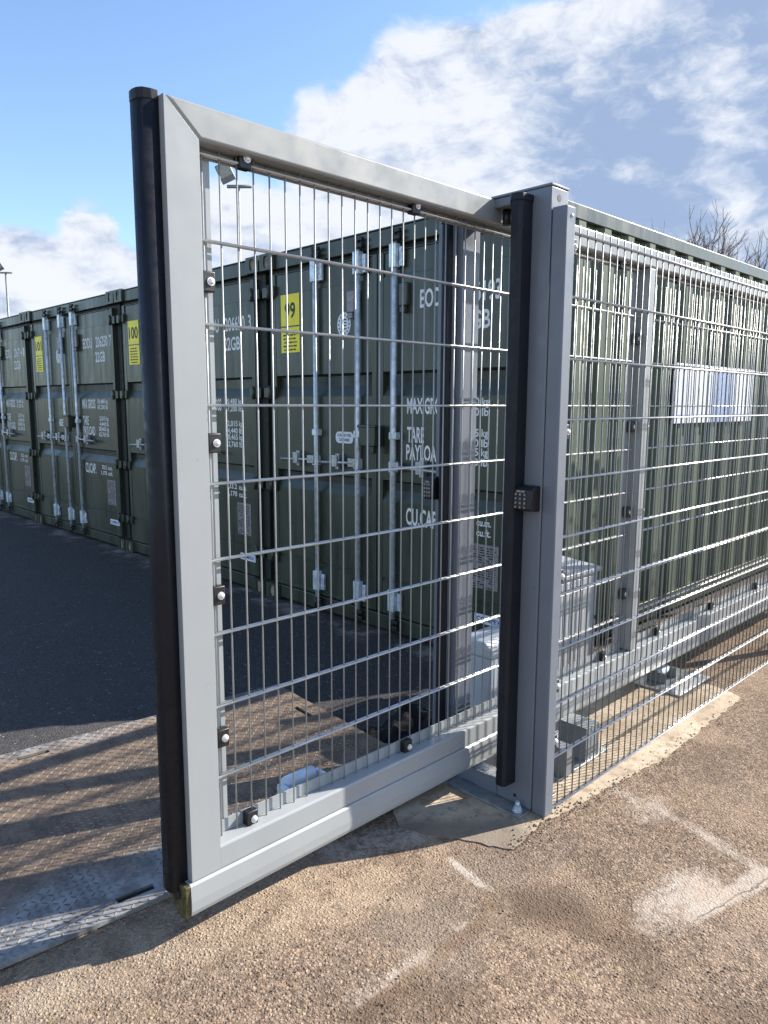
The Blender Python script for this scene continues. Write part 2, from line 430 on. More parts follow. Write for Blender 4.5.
# chequer steel road plate, 2.44 x 1.22 m, with four lifting slots
ang = R(-4.7)
pc = Vector((.872, 2.425, .05))
pl = thing('steel_road_plate', (pc.x, pc.y, pc.z), 'muddy chequered steel road plate lying in the gateway', 'road plate', local=True)
pl.rotation_euler = (0, R(.9), ang)
mb = MB(); T = .014
gx = [-1.22, -1.06, -.92, -.12, .10, .14, .26, 1.05, 1.09, 1.18]
sl = []
sl = [(-.035, .075, -.562, -.535), (-.035, .085, .520, .548), (1.10, 1.125, .18, .31), (-1.1, -.98, -.562, -.535)]
xs_ = sorted({-1.22, 1.20} | {v for s_ in sl for v in s_[:2]}); ys_ = sorted({-.61, .61} | {v for s_ in sl for v in s_[2:]})
for i in range(len(xs_) - 1):
    for j in range(len(ys_) - 1):
        cx = (xs_[i] + xs_[i + 1]) / 2; cy = (ys_[j] + ys_[j + 1]) / 2
        if any(s_[0] < cx < s_[1] and s_[2] < cy < s_[3] for s_ in sl): continue
        mb.quad((xs_[i], ys_[j], T), (xs_[i + 1], ys_[j], T), (xs_[i + 1], ys_[j + 1], T), (xs_[i], ys_[j + 1], T))
bmesh.ops.remove_doubles(mb.bm, verts=mb.bm.verts[:], dist=1e-5)
ed = [e for e in mb.bm.edges if e.is_boundary]
r_ = bmesh.ops.extrude_edge_only(mb.bm, edges=ed)
for v in [g for g in r_['geom'] if isinstance(g, bmesh.types.BMVert)]: v.co.z = .001
for s_ in sl: mb.quad((s_[0], s_[2], .0045), (s_[1], s_[2], .0045), (s_[1], s_[3], .0045), (s_[0], s_[3], .0045)); mb.bm.faces.ensure_lookup_table(); mb.bm.faces[-1].material_index = 1
# raised lozenges
px = .0235
for i in range(102):
    for j in range(52):
        x = -1.205 + i * px; y = -.597 + j * px * .995
        if abs(x) > 1.2: continue
        if any(s_[0] - .016 < x < s_[1] + .016 and s_[2] - .016 < y < s_[3] + .016 for s_ in sl): continue
        a = R(45) if (i + j) % 2 else R(-45)
        c_, s2 = math.cos(a), math.sin(a); L, Wd, H = .0112, .0036, .0026
        q = [mb.bm.verts.new((x + c_ * u - s2 * v, y + s2 * u + c_ * v, T + w)) for u, v, w in ((-L, 0, 0.0003), (0, -Wd, .0003), (L, 0, .0003), (0, Wd, .0003), (-L * .5, 0, H), (L * .5, 0, H))]
        mb.mi = 2
        for f in ((0, 1, 4), (1, 5, 4), (1, 2, 5), (2, 3, 5), (3, 4, 5), (3, 0, 4)): mb._f([q[k] for k in f])
        mb.mi = 0
mb.build('chequer_plate', [M['plate'], M['dark'], M['tread']], pl)

# ------------------------------------------------------------------ MESH PANELS
def wire_panel(x0, x1, y, z0, z1, rows, rv, rh, first=None):
    mb = MB(); n = 0
    x = x0 if first is None else first
    while x <= x1 + 1e-6:
        mb.cyl((x, y, z0), (x, y, z1), rv, 6); x += .05
    for z in rows:
        for yy in (y - rv - rh + .0006, y + rv + rh - .0006):
            mb.mi = 1; mb.cyl((x0 - .012, yy, z), (x1 + .012, yy, z), rh, 8); mb.mi = 0
    return mb

def clip(x, y, z, w, h, parent, name='mesh_clip'):
    """black clamp plate with a domed bolt, facing -Y"""
    mb = MB(); mb.box(x - w / 2, x + w / 2, y - .013, y + .012, z - h / 2, z + h / 2, .003)
    c = mb.build(name, M['black'], parent)
    mb = MB(); mb.cyl((x + .004, y - .012, z), (x + .004, y - .016, z), .0105, 12); mb.dome((x + .004, y - .016, z), (0, -1, 0), .008, .006)
    mb.build('bolt', M['bolt'], c)
    return c

# ------------------------------------------------------------------ SLIDING GATE LEAF
LX1 = 5.75
gate = thing('sliding_gate', (.876, 1.665, .0), 'grey cantilever sliding gate leaf with mesh infill, half open across the entrance', 'gate')
YF, YB = 1.62, 1.69
mb = MB(); mb.prism([(.886, .2065), (.974, .2065), (.974, 2.063), (.8875, 2.1425), (.886, 2.1425)], 'y', YF, YB, .0025)
mb.build('stile', M['grey_paint'], gate)
for xa, xb in ((3.25, 3.312), (LX1 - .1, LX1)):
    mb = MB(); mb.box(xa, xb, YF + .001, YB - .001, .275, 2.061, .006); mb.build('stile', M['grey_paint'], gate)
mb = MB(); mb.prism([(.8895, 2.144), (.977, 2.0635), (LX1, 2.0635), (LX1, 2.144)], 'y', YF, YB, .009, 3)
mb.build('top_rail', M['rail'], gate)
mb = MB(); mb.prism([(YF + .0002, .2075), (YF + .0002, .266), (YF + .002, .270), (YF + .006, .272), (YB, .272), (YB, .2075)], 'x', .9742, LX1); mb.build('bottom_rail', M['grey_paint'], gate)
# C-shaped running track below, with a rounded outer face and an open slot underneath
zt, zb = .2045, .110
prof = [(1.614, zt - .006), (1.620, zt), (1.702, zt), (1.708, zt - .006), (1.708, zb + .012), (1.702, zb + .002), (1.678, zb), (1.678, zb + .006), (1.700, zb + .008),
        (1.700, zt - .008), (1.622, zt - .008), (1.622, zb + .008), (1.645, zb + .006), (1.645, zb), (1.624, zb + .001), (1.616, zb + .006), (1.612, zb + .018), (1.611, zb + .045)]
mb = MB(); mb.prism(prof, 'x', .878, LX1); tr = mb.build('running_track', M['grey_paint'], gate)
mb = MB(); mb.prism([(1.614, zt - .002), (1.690, zt - .002), (1.708, zt - .012), (1.716, zt - .045), (1.690, zb + .02), (1.645, zb - .004), (1.618, zb + .002)], 'x', .862, .8775, .003)
ec = mb.build('end_cap', M['brass'], tr)
mb = MB(); mb.cyl((.8615, 1.655, zt - .033), (.856, 1.655, zt - .033), .017, 14); mb.build('cap_stop', M['black'], ec)
# flange strips behind the mesh
for i, (a, b_) in enumerate(((.977, 3.248), (3.314, LX1 - .102))):
    mb = MB(); mb.box(a, b_, 1.671, 1.675, 2.040, 2.062); mb.build('flange', M['rail'], gate)
    mb = MB(); mb.box(a, b_, 1.671, 1.675, .273, .310); mb.build('flange', M['grey_paint'], gate)
    mb = MB(); mb.box(a, a + .056, 1.6755, 1.679, .30, 2.042); mb.build('flange', M['grey_paint'], gate)
    mb = MB(); mb.box(b_ - .05, b_, 1.6755, 1.679, .30, 2.042); mb.build('flange', M['grey_paint'], gate)
rows = [2.047 - .2 * k for k in range(10)]
wire_panel(1.002, 3.215, 1.660, .243, 2.066, rows, .0025, .0034).build('mesh_panel', [M['wire'], M['wire_skylit']], gate)
wire_panel(3.345, 5.62, 1.660, .243, 2.066, rows, .0025, .0034).build('mesh_panel', [M['wire'], M['wire_skylit']], gate)
c0 = clip(1.006, 1.659, 1.749, .036, .05, gate)
for x, z in ((1.009, 1.352), (1.009, .953), (1.009, .558), (3.222, 1.749), (3.222, 1.352), (3.222, .953), (3.222, .558), (3.345, 1.749), (3.345, 1.352), (3.345, .953), (3.345, .558)):
    copy_part(c0, gate, (x - 1.006, 0, z - 1.749))
for x in (1.096, 1.733, 2.40, 3.05, 3.60, 4.3, 5.0): copy_part(c0, gate, (x - 1.006, 0, .287 - 1.749))
for x in (1.120, 1.748, 2.40, 3.05, 3.60, 4.3, 5.0): copy_part(c0, gate, (x - 1.006, 0, 2.060 - 1.749))
# black rubber safety edge on the leading stile
prof = [(.8855, 1.642), (.868, 1.643), (.850, 1.649), (.842, 1.662), (.840, 1.678), (.842, 1.694), (.850, 1.705), (.868, 1.709), (.8855, 1.708)]
mb = MB(); mb.prism(prof, 'z', .178, 2.132, smooth=True)
se = mb.build('safety_edge', M['rubber'], gate)
mb = MB(); mb.prism([((x - .8855) * 1.03 + .8855, (y - 1.676) * 1.03 + 1.676) for x, y in prof], 'z', 2.130, 2.154, .002); mb.build('edge_cap', M['rubber'], se)
mb = MB(); mb.cyl((1.295, 1.762, .274), (1.405, 1.762, .274), .0225, 16); mb.cyl((1.270, 1.762, .266), (1.430, 1.762, .266), .010, 10)
mb.box(1.268, 1.284, 1.722, 1.768, .243, .280, .002); mb.box(1.416, 1.43, 1.722, 1.768, .243, .280, .002)
rl = mb.build('guide_roller', M['nylon'], gate)

# ------------------------------------------------------------------ GATE POSTS
def rubber_strip(y0, y1, xf, z0, z1, parent, ext=0.):
    prof = [(2.0985, y0), (xf + .012, y0 + .003), (xf, y0 + .014), (xf, y1 - .014), (xf + .012, y1 - .003), (2.0985, y1 + ext)]
    mb = MB(); mb.prism(prof, 'z', z0, z1, .0015)
    o = mb.build('safety_edge', M['rubber'], parent)
    mb = MB(); mb.prism([(x - (.003 if x < 2.09 else 0), y0 - .003 + (y - y0) * (y1 - y0 + .006) / (y1 - y0)) for x, y in prof], 'z', z1 - .012, z1 + .010, .0015)
    mb.build('edge_cap', M['rubber'], o)
def keypad(y0, y1, z0, z1, parent):
    xf = 2.046
    mb = MB(); mb.prism([(2.0985, z0), (xf + .006, z0 + .004), (xf, z0 + .012), (xf + .003, z1 - .014), (xf + .016, z1 - .002), (2.0985, z1)], 'y', y0, y1, .003)
    o = mb.build('keypad', M['black'], parent)
    mb = MB()
    w = (y1 - y0)
    for r in range(4):
        for c in range(3):
            yy = y1 - w * (.16 + .24 * c); zz = z0 + .016 + .0145 * r
            mb.box(xf - .003, xf + .003, yy - .0032, yy + .0032, zz - .0038, zz + .0038, .0008, 1)
    mb.build('key', M['decal'], o)
    mb = MB(); mb.box(xf - .001, xf + .006, y1 - w * .62, y1 - w * .2, z1 - .021, z1 - .015); mb.build('name_strip', M['decal'], o)
def anchor(x, y, z, parent):
    mb = MB(); mb.cyl((x, y, z), (x, y, z + .004), .019, 16); mb.cyl((x, y, z + .004), (x, y, z + .018), .014, 6, smooth=False); mb.cyl((x, y, z + .018), (x, y, z + .034), .008, 10)
    return mb.build('anchor_bolt', M['zinc'], parent)

gp = thing('gate_post', (2.15, 1.48, 0), 'front grey gate post joining the mesh fence, black keypad on its face', 'post', 'gate portal posts')
mb = MB(); mb.box(2.1, 2.2, 1.392, 1.542, .013, 2.140, .004); po = mb.build('post_tube', M['grey_paint_shaded'], gp)
mb = MB(); mb.box(2.099, 2.201, 1.390, 1.640, 2.1405, 2.1485, .002); mb.box(2.104, 2.196, 1.5435, 1.638, 2.11, 2.1395, .003); mb.build('guide_bracket', M['grey_paint_shaded'], gp)
mb = MB(); mb.cyl((2.15, 1.600, 2.06), (2.15, 1.600, 2.108), .016, 14); mb.build('top_roller', M['black'], gp)
mb = MB(); mb.cyl((2.145, 1.3914, 2.108), (2.145, 1.3945, 2.108), .011, 14); mb.build('bolt_hole', M['dark'], gp)
mb = MB(); mb.prism([(2.035, .005), (2.27, .005), (2.27, .0125), (2.035, .0125)], 'y', 1.393, 1.735, .001); bp = mb.build('base_plate', M['galv'], gp)
mb = MB(); mb.box(2.102, 2.110, 1.5435, 1.742, .0135, .075, .001); mb.build('foot_web', M['grey_paint_shaded'], gp)
anchor(2.068, 1.425, .0125, gp)
mb = MB(); mb.cyl((2.0985, 1.46, .045), (2.101, 1.46, .045), .007, 10); mb.build('drain_hole', M['dark'], gp)
rubber_strip(1.460, 1.511, 2.035, .095, 2.112, gp, .03)
keypad(1.394, 1.468, 1.094, 1.182, gp)

rp = thing('gate_post', (2.15, 1.82, 0), 'rear grey gate post beyond the sliding leaf, striped with mesh shadows', 'post', 'gate portal posts')
mb = MB(); mb.box(2.12, 2.22, 1.770, 1.885, .013, 2.125, .004); mb.build('post_tube', M['grey_paint_shaded'], rp)
mb = MB(); mb.box(2.05, 2.27, 1.745, 1.95, .005, .0125, .001); mb.build('base_plate', M['galv'], rp)
mb = MB(); mb.box(2.124, 2.216, 1.722, 1.7685, 2.09, 2.12, .003); mb.build('guide_bracket', M['grey_paint_shaded'], rp)
mb = MB(); mb.box(2.0988, 2.1195, 1.792, 1.842, .05, 2.11, .001); mb.build('edge_carrier', M['grey_paint_shaded'], rp)
rubber_strip(1.797, 1.834, 2.066, .06, 2.10, rp)
keypad(1.832, 1.880, 1.094, 1.182, rp)
anchor(2.078, 1.915, .0125, rp)

# ------------------------------------------------------------------ MESH FENCE
fence = thing('mesh_fence', (2.13, 1.36, 0), 'galvanised wire mesh fence with grey end post, standing on the concrete strip', 'fence')
def fpost(x0, x1, cap=True):
    mb = MB(); mb.box(x0, x1, 1.336, 1.3905, .0045, 2.074, .005); o = mb.build('fence_post', M['grey_paint_shaded'], fence)
    return o
fpost(2.104, 2.158); fpost(4.70, 4.754); fpost(7.22, 7.274)
mb = MB(); mb.cyl((2.135, 1.3352, 2.045), (2.135, 1.3375, 2.045), .006, 10); mb.dome((2.135, 1.3355, 2.045), (0, -1, 0), .006, .004); mb.build('bolt', M['bolt'], fence)
mb = MB(); mb.box(2.1585, 2.198, 1.366, 1.370, .01, 1.99); mb.build('flange', M['flange_white'], fence)
rows = [2.002 - .2 * k for k in range(10)] + [.006]
wire_panel(2.169, 4.695, 1.357, .008, 2.031, rows, .0025, .0034).build('mesh_panel', [M['wire_fence'], M['wire_skylit']], fence)
wire_panel(4.78, 7.215, 1.357, .008, 2.031, rows, .0025, .0034).build('mesh_panel', [M['wire_fence'], M['wire_skylit']], fence)
f0 = clip(2.166, 1.356, 1.955, .03, .05, fence)
for z in (1.362, .868, .474, .268): copy_part(f0, fence, (0, 0, z - 1.955))
for z in (1.955, 1.362, .868, .474): copy_part(f0, fence, (4.69 - 2.166, 0, z - 1.955))

# ------------------------------------------------------------------ ROLLER CARRIAGES, DRIVE, CABINET
def carriage(x, y, label, h=.15):
    t = thing('roller_carriage', (x, y, 0), label, 'roller carriage', 'roller carriages under the gate leaf')
    mb = MB(); mb.box(x - .16, x + .22, y - .12, y + .13, .005, .015, .001); mb.build('base_plate', M['galv'], t)
    return t
t1 = carriage(2.52, 1.56, 'boxed grey roller carriage just inside the fence end post')
for (xa, xb, ya, yb, zz) in ((2.385, 2.445, 1.43, 1.50, .125), (2.565, 2.665, 1.445, 1.575, .150)):
    mb = MB()
    w = .005
    mb.box(xa, xb, ya, yb, zz, zz + w, .001); mb.box(xa, xa + w, ya, yb, .0155, zz - .0005); mb.box(xb - w, xb, ya, yb, .0155, zz - .0005); mb.box(xa + w + .0005, xb - w - .0005, ya + .001, ya + .006, .0155, zz - .0005)
    mb.build('bracket', M['box_grey'], t1)
mb = MB(); mb.cyl((2.52, 1.66, .145), (2.52, 1.68, .145), .028, 18); mb.build('roller', M['black'], t1)
anchor(2.715, 1.50, .015, t1); anchor(2.40, 1.545, .015, t1)
t2 = carriage(3.68, 1.60, 'low roller carriage on the far end of the concrete strip', .1)
for xa in (3.61, 3.74):
    mb = MB(); mb.box(xa, xa + .012, 1.60, 1.70, .0155, .07, .002); mb.build('bracket', M['box_grey'], t2)
mb = MB(); mb.cyl((3.624, 1.655, .056), (3.738, 1.655, .056), .022, 16); mb.build('roller', M['nylon'], t2)
anchor(3.86, 1.54, .015, t2); anchor(3.55, 1.53, .015, t2)

mt = thing('gate_motor', (2.42, 1.90, 0), 'pale grey gate motor housing tucked behind the rear gate post', 'motor')
mb = MB(); mb.box(2.385, 2.62, 1.80, 1.985, .03, .40, .012, 3); mb.build('housing', M['cabinet'], mt)
mb = MB(); mb.prism([(1.790, .402), (1.995, .402), (1.995, .425), (1.955, .47), (1.83, .47), (1.790, .44)], 'x', 2.375, 2.63, .008, 3); mb.build('lid', M['cabinet'], mt)
mb = MB(); mb.box(2.37, 2.66, 1.79, 2.0, .002, .0295, .002); mb.build('base_plate', M['galv'], mt)
mb = MB(); mb.cyl((2.50, 1.799, .12), (2.50, 1.777, .12), .034, 20, smooth=False); mb.build('drive_pinion', M['galv'], mt)

cb = thing('control_cabinet', (3.25, 2.02, 0), 'grey control cabinet standing between gate leaf and container side', 'cabinet')
mb = MB(); mb.box(3.02, 3.42, 1.905, 2.20, .10, .60, .006); mb.build('housing', M['cabinet'], cb)
mb = MB(); mb.prism([(1.89, .602), (2.215, .602), (2.215, .652), (1.89, .622)], 'x', 3.005, 3.435, .003); mb.build('rain_hood', M['cabinet'], cb)
mb = MB(); mb.box(3.035, 3.405, 1.898, 1.9045, .125, .585, .002); d_ = mb.build('door', M['cabinet'], cb)
mb = MB(); mb.cyl((3.385, 1.8975, .36), (3.385, 1.893, .36), .012, 12); mb.build('lock', M['black'], d_)
mb = MB()
for z in [.16 + .045 * k for k in range(9)]: mb.box(3.0175, 3.0195, 2.02, 2.045, z, z + .02)
mb.build('vent_slots', M['dark'], cb)
for x in (3.05, 3.36):
    for y in (1.93, 2.15):
        mb = MB(); mb.box(x, x + .04, y, y + .04, -.03, .0995); mb.build('leg', M['galv'], cb)

# crumpled black rubber sheet by the rear post
mb = MB()
n = 26
def hz(i, j):
    u = i / n * 2 - 1; v = j / n * 2 - 1
    e = max(0, 1 - u * u) ** .5 * max(0, 1 - v * v) ** .5
    p = Vector((u * 1.6, v * 1.6, 3.1))
    return e * (.035 + .10 * max(0, noise.noise(p) + .45) + .035 * noise.noise(p * 3)) + .004
g = [[mb.bm.verts.new((2.30 + (i / n - .5) * .42 * (1 + .15 * noise.noise(Vector((i * .2, 1, j * .2)))), 2.185 + (j / n - .5) * .27, -.03 + hz(i, j))) for j in range(n + 1)] for i in range(n + 1)]
for i in range(n):
    for j in range(n): mb._f((g[i][j], g[i + 1][j], g[i + 1][j + 1], g[i][j + 1]), True)
bs = MB.build(mb, 'rubber_sheet', M['black_cloth'])
tag(bs, 'crumpled black rubber sheet lying on the ground behind the gate leaf', 'rubber sheet')

# ------------------------------------------------------------------ CONTAINERS (local: x into the box, y = -u, z up)
CW, CH, CL = 2.438, 2.594, 6.058
DOORX = .030
cache = {}
def part(name, mats, parent, make):
    """first use builds the mesh, later containers share it"""
    if make in cache: me = cache[make]
    else:
        mb = MB(); make(mb)
        mb.bm.normal_update(); me = bpy.data.meshes.new(name); mb.bm.to_mesh(me); mb.bm.free()
        for m in (mats if isinstance(mats, (list, tuple)) else [mats]): me.materials.append(m)
        cache[make] = me
    o = bpy.data.objects.new(name, me); COL.objects.link(o); o.parent = parent
    return o
def ub(mb, u0, u1, x0, x1, z0, z1, bev=0.): mb.box(x0, x1, -u1, -u0, z0, z1, bev)

def mk_cast(u, x, z, fl):
    def f(mb):
        # corner casting: block with an oval hole in its end face and another in its side
        W_, D_, H_ = .162, .178, .118
        u0 = u; u1 = u + W_
        ub(mb, u0, u1, x + .012, x + D_, z, z + H_, .004)
        n = 16; cu, cz = (u0 + u1) / 2, z + H_ / 2
        outer = []; inner = []
        for k in range(n):
            a = 2 * math.pi * k / n
            ca, sa = math.cos(a), math.sin(a)
            m_ = max(abs(ca), abs(sa))
            outer.append((x, -(cu + ca / m_ * (W_ / 2)), cz + sa / m_ * (H_ / 2)))
            inner.append((x, -(cu + math.copysign(abs(ca) ** .6, ca) * .032), cz + math.copysign(abs(sa) ** .6, sa) * .044))
        A = [mb.bm.verts.new(p) for p in outer]; B = [mb.bm.verts.new(p) for p in inner]
        A2 = [mb.bm.verts.new((p[0] + .0118, p[1], p[2])) for p in outer]; B2 = [mb.bm.verts.new((p[0] + .0118, p[1], p[2])) for p in inner]
        for k in range(n):
            j = (k + 1) % n
            mb._f((A[k], A[j], B[j], B[k])); mb._f((B[k], B[j], B2[j], B2[k])); mb._f((A2[k], A2[j], A[j], A[k]))
        mb.mi = 1; mb._f([mb.bm.verts.new((x + .0116, p[1], p[2])) for p in inner]); mb.mi = 0
    return f
CASTS = [mk_cast(u, x, z, 0) for u in (0, CW - .162) for x in (0,) for z in (0, CH - .118)]
CASTS_B = [mk_cast(u, CL - .178, z, 0) for u in (0, CW - .162) for z in (0, CH - .118)]

def mk_frame(mb):
    for u0, u1, xx in ((.004, .085, .085), (CW - .085, CW - .004, .070)):
        ub(mb, u0, u1, xx, .16, .1185, CH - .1185, .004)
    ub(mb, .1625, CW - .1625, .026, .10, .02, .118, .004)               # sill
    ub(mb, .1625, CW - .1625, .024, .14, CH - .120, CH - .018, .004)     # header
    ub(mb, .1625, CW - .1625, .016, .10, CH - .0175, CH - .009, .002)
    for u0, u1 in ((.0, .06), (CW - .06, CW)):                           # bottom side rails
        ub(mb, u0, u1, .179, CL - .179, .03, .16, .003)
        ub(mb, u0, u1, .179, CL - .179, CH - .085, CH - .004, .006)      # top side rails
    ub(mb, .085, CW - .085, CL - .1, CL - .02, .02, CH - .03)            # closed far end
    for u0, u1 in ((.004, .1), (CW - .1, CW - .004)): ub(mb, u0, u1, CL - .15, CL - .004, .1185, CH - .1185)
def mk_seal_shade(mb):
    ub(mb, .0855, CW - .0855, .066, .12, .1185, CH - .121)
    for u0, u1, xx in ((.006, .0845, .0835), (CW - .0845, CW - .006, .0685)): ub(mb, u0, u1, xx, xx + .001, .12, CH - .12)  # dark strips over the corner posts, standing for shade in the recess
def mk_roof(mb):
    pts = []; x = .14; k = 0
    n = 22; pitch = (CL - .3) / n
    for i in range(n):
        a = .15 + i * pitch
        pts += [(a, CH - .02), (a + pitch * .35, CH - .02), (a + pitch * .5, CH - .035), (a + pitch * .85, CH - .035)]
    for i in range(len(pts) - 1):
        (xa, za), (xb, zb_) = pts[i], pts[i + 1]
        mb.quad((xa, -.062, za), (xa, -(CW - .062), za), (xb, -(CW - .062), zb_), (xb, -.062, zb_))
def mk_side(sign):
    def f(mb):
        x = .205; prof = [(.179, 0.004)]
        # outer flat 72, slope 68, inner flat 70, slope 68
        while x < CL - .45:
            prof += [(x, .004), (x + .068, .040), (x + .138, .040), (x + .206, .004), (x + .278, .004)]
            x += .278
        prof += [(CL - .179, .004)]
        for i in range(len(prof) - 1):
            (xa, da), (xb, db) = prof[i], prof[i + 1]
            if xb - xa < 1e-5: continue
            ya, yb = (-da, -db) if sign < 0 else (-(CW - da), -(CW - db))
            mb.quad((xa, ya, .15), (xb, yb, .15), (xb, yb, CH - .08), (xa, ya, CH - .08))
    return f
SIDE_L, SIDE_R = mk_side(-1), mk_side(1)

def mk_door(u0, u1):
    prof = [(.150, .030), (.345, .030), (.350, .037), (.366, .037), (.371, .030), (.885, .030), (.955, .066), (1.004, .066), (1.020, .030),
            (1.555, .030), (1.625, .066), (1.694, .066), (1.710, .030), (2.288, .030), (2.292, .038), (2.432, .038)]
    def f(mb):
        a, b_ = u0 + .052, u1 - .045
        for i in range(len(prof) - 1):
            (za, xa), (zb_, xb) = prof[i], prof[i + 1]
            mb.quad((xa, -a, za), (xa, -b_, za), (xb, -b_, zb_), (xb, -a, zb_))
        # side edges of the recesses, then the flat box-section frame round the leaf
        for uu in (a, b_):
            mb.poly([(x, -uu, z) for z, x in prof] + [(.075, -uu, 2.432), (.075, -uu, .15)])
        ub(mb, u0, a - .001, .0275, .068, .128, 2.440, .003)
        ub(mb, b_ + .001, u1, .0275, .068, .128, 2.440, .003)
        ub(mb, a, b_, .0285, .068, .128, .1495, .002)
        ub(mb, a, b_, .0285, .068, 2.4325, 2.440, .002)
    return f
DOOR_L, DOOR_R = mk_door(.102, 1.232), mk_door(1.240, 2.336)
def mk_rod(u):
    def f(mb):
        xc = .004
        mb.cyl((xc, -u, .085), (xc, -u, 2.515), .0165, 12)
        for z0, z1 in ((.17, .31), (2.33, 2.47)):
            ub(mb, u - .028, u + .030, xc - .022, .026, z0, z1, .003)
            ub(mb, u + .034, u + .068, .006, .0265, z0 + .005, z1 - .02, .003)
            for zz in (z0 + .03, z1 - .045): mb.cyl((.0055, -(u + .05), zz), (.001, -(u + .05), zz), .009, 8)
        for z in (1.285,): ub(mb, u - .024, u + .040, xc - .020, .0265, z, z + .045, .003)
        ub(mb, u - .024, u + .024, xc - .022, xc + .022, 1.075, 1.145, .004)
    return f
def mk_cam(u, zc):
    def f(mb):
        for z in (zc,):
            ub(mb, u - .022, u + .022, -.014, .006, z + .012, z + .042, .004)
            ub(mb, u + .010, u + .062, -.020, .004, z - .008, z + .02, .004)
            ub(mb, u + .010, u + .062, -.020, .004, z + .034, z + .058, .004)
            mb.cyl((-.006, -u, z - .012), (-.006, -u, z + .06), .015, 10)
    return f
def mk_handle(u, d, L=.36):
    def f(mb):
        z = 1.115
        a = (-.018, -u, z + .005); b_ = (-.022, -(u + d * L), z - .012)
        mb.cyl((-.018, -(u + d * .015), z), b_, .0115, 8)
        mb.cyl(b_, (-.022, -(u + d * (L + .01)), z - .012), .0145, 8)
        ub(mb, min(u, u + d * .07), max(u, u + d * .07), -.028, -.006, z - .028, z + .03, .004)
        uu = u + d * L * .55                                            # keeper with hasp
        ub(mb, uu - .018, uu + .018, -.010, .028, z - .055, z + .055, .004)
        ub(mb, uu - .026, uu + .026, -.036, -.030, z - .035, z + .045, .002)
    return f
RODS = {k: [(mk_rod(u), (mk_cam(u, .055), mk_cam(u, 2.495)), mk_handle(u, d, L)) for u, d, L in v] for k, v in {'L': [(.642, -1, .36), (1.078, -1, .36)], 'R': [(1.412, 1, .46)]}.items()}
def mk_hinge(u, z):
    def f(mb):
        if True:
            if True:
                s_ = 1 if u < 1 else -1
                ub(mb, min(u - .085 * s_, u + .06 * s_), max(u - .085 * s_, u + .06 * s_), .010, .0270, z, z + .075, .003)
                mb.cyl((.004, -u, z - .012), (.004, -u, z + .087), .012, 8)
    return f
HINGE_L, HINGE_R = [[mk_hinge(u, z) for z in (.30, .85, 1.55, 2.28)] for u in (.098, 2.340)]
def mk_lockbox(mb):
    ub(mb, 1.15, 1.30, -.055, .0270, 1.235, 1.36, .006)
    ub(mb, 1.14, 1.31, -.062, -.02, 1.355, 1.372, .004)
    ub(mb, 1.26, 1.285, -.052, -.01, 1.19, 1.234, .003)
def mk_vent(u):
    def f(mb):
        ub(mb, u - .036, u + .036, -.004, .0295, 2.095, 2.235, .008)
        ub(mb, u - .022, u + .022, -.010, .02, 2.055, 2.094, .006)
    return f
VENT_L, VENT_R = mk_vent(1.012), mk_vent(1.49)
TX = .0268 + .001
def tmap(off=0.): return lambda u, z: (.0288 - off, -u, z)
def mk_emblem(mb):
    cu, cz, r = .915, 2.03, .068
    n = 28
    mb.poly([(.0285, -(cu + r * math.cos(2 * math.pi * k / n)), cz + 1.15 * r * math.sin(2 * math.pi * k / n)) for k in range(n)][::-1])
    mb.mi = 1
    for k in range(14):                                                   # ring of small marks and a bar symbol
        a = 2 * math.pi * k / 14
        u_, z_ = cu + .052 * math.cos(a), cz + .060 * math.sin(a)
        mb.poly([(.0279, -(u_ - .005), z_ - .006), (.0279, -(u_ + .005), z_ - .006), (.0279, -(u_ + .005), z_ + .006), (.0279, -(u_ - .005), z_ + .006)])
    for k in range(4):
        z_ = cz - .03 + k * .02
        mb.poly([(.0279, -(cu - .026), z_ - .004), (.0279, -(cu + .026), z_ - .004), (.0279, -(cu + .026), z_ + .004), (.0279, -(cu - .026), z_ + .004)])
    mb.mi = 0
def mk_cplate(mb):
    u0, u1, z0, z1 = .825, 1.005, 1.240, 1.318; r = .03
    pts = []
    for cu, cz, a0 in ((u1 - r, z1 - r, 0), (u0 + r, z1 - r, 90), (u0 + r, z0 + r, 180), (u1 - r, z0 + r, 270)):
        for k in range(5):
            a = R(a0 + 22.5 * k); pts.append((cu + r * math.cos(a), cz + r * math.sin(a)))
    mb.poly([(.0285, -u, z) for u, z in pts][::-1])
    mb.mi = 1
    put_text(mb, 'COR-TEN STEEL', u0 + .018, u1 - .018, 1.285, 1.303, tmap(.0008)); put_text(mb, 'CONTAINER', u0 + .035, u1 - .035, 1.254, 1.272, tmap(.0008))
    mb.mi = 0
def mk_dataplate(mb):
    ub(mb, 2.045, 2.235, .0255, .0297, .445, .705)
    mb.mi = 1
    rnd = random.Random(3)
    for k in range(17):
        z = .69 - k * .0145; u = 2.056
        while u < 2.22:
            w = rnd.uniform(.008, .035)
            if u + w < 2.226 and rnd.random() < .8: mb.poly([(.0250, -u, z - .0075), (.0250, -(u + w), z - .0075), (.0250, -(u + w), z), (.0250, -u, z)])
            u += w + .007
    mb.mi = 0
def mk_lab(mb):
    ub(mb, 2.072, 2.285, .0262, .0292, .237, .292)
    mb.mi = 1; put_text(mb, 'COMPEX', 2.088, 2.268, .252, .278, tmap(.0036)); mb.mi = 0
def mk_line(*items):
    """one line of stencilled lettering: (text, u0, u1, z0, z1)"""
    def f(mb):
        for it in items: put_text(mb, *it, tmap())
    return f
LINES = []
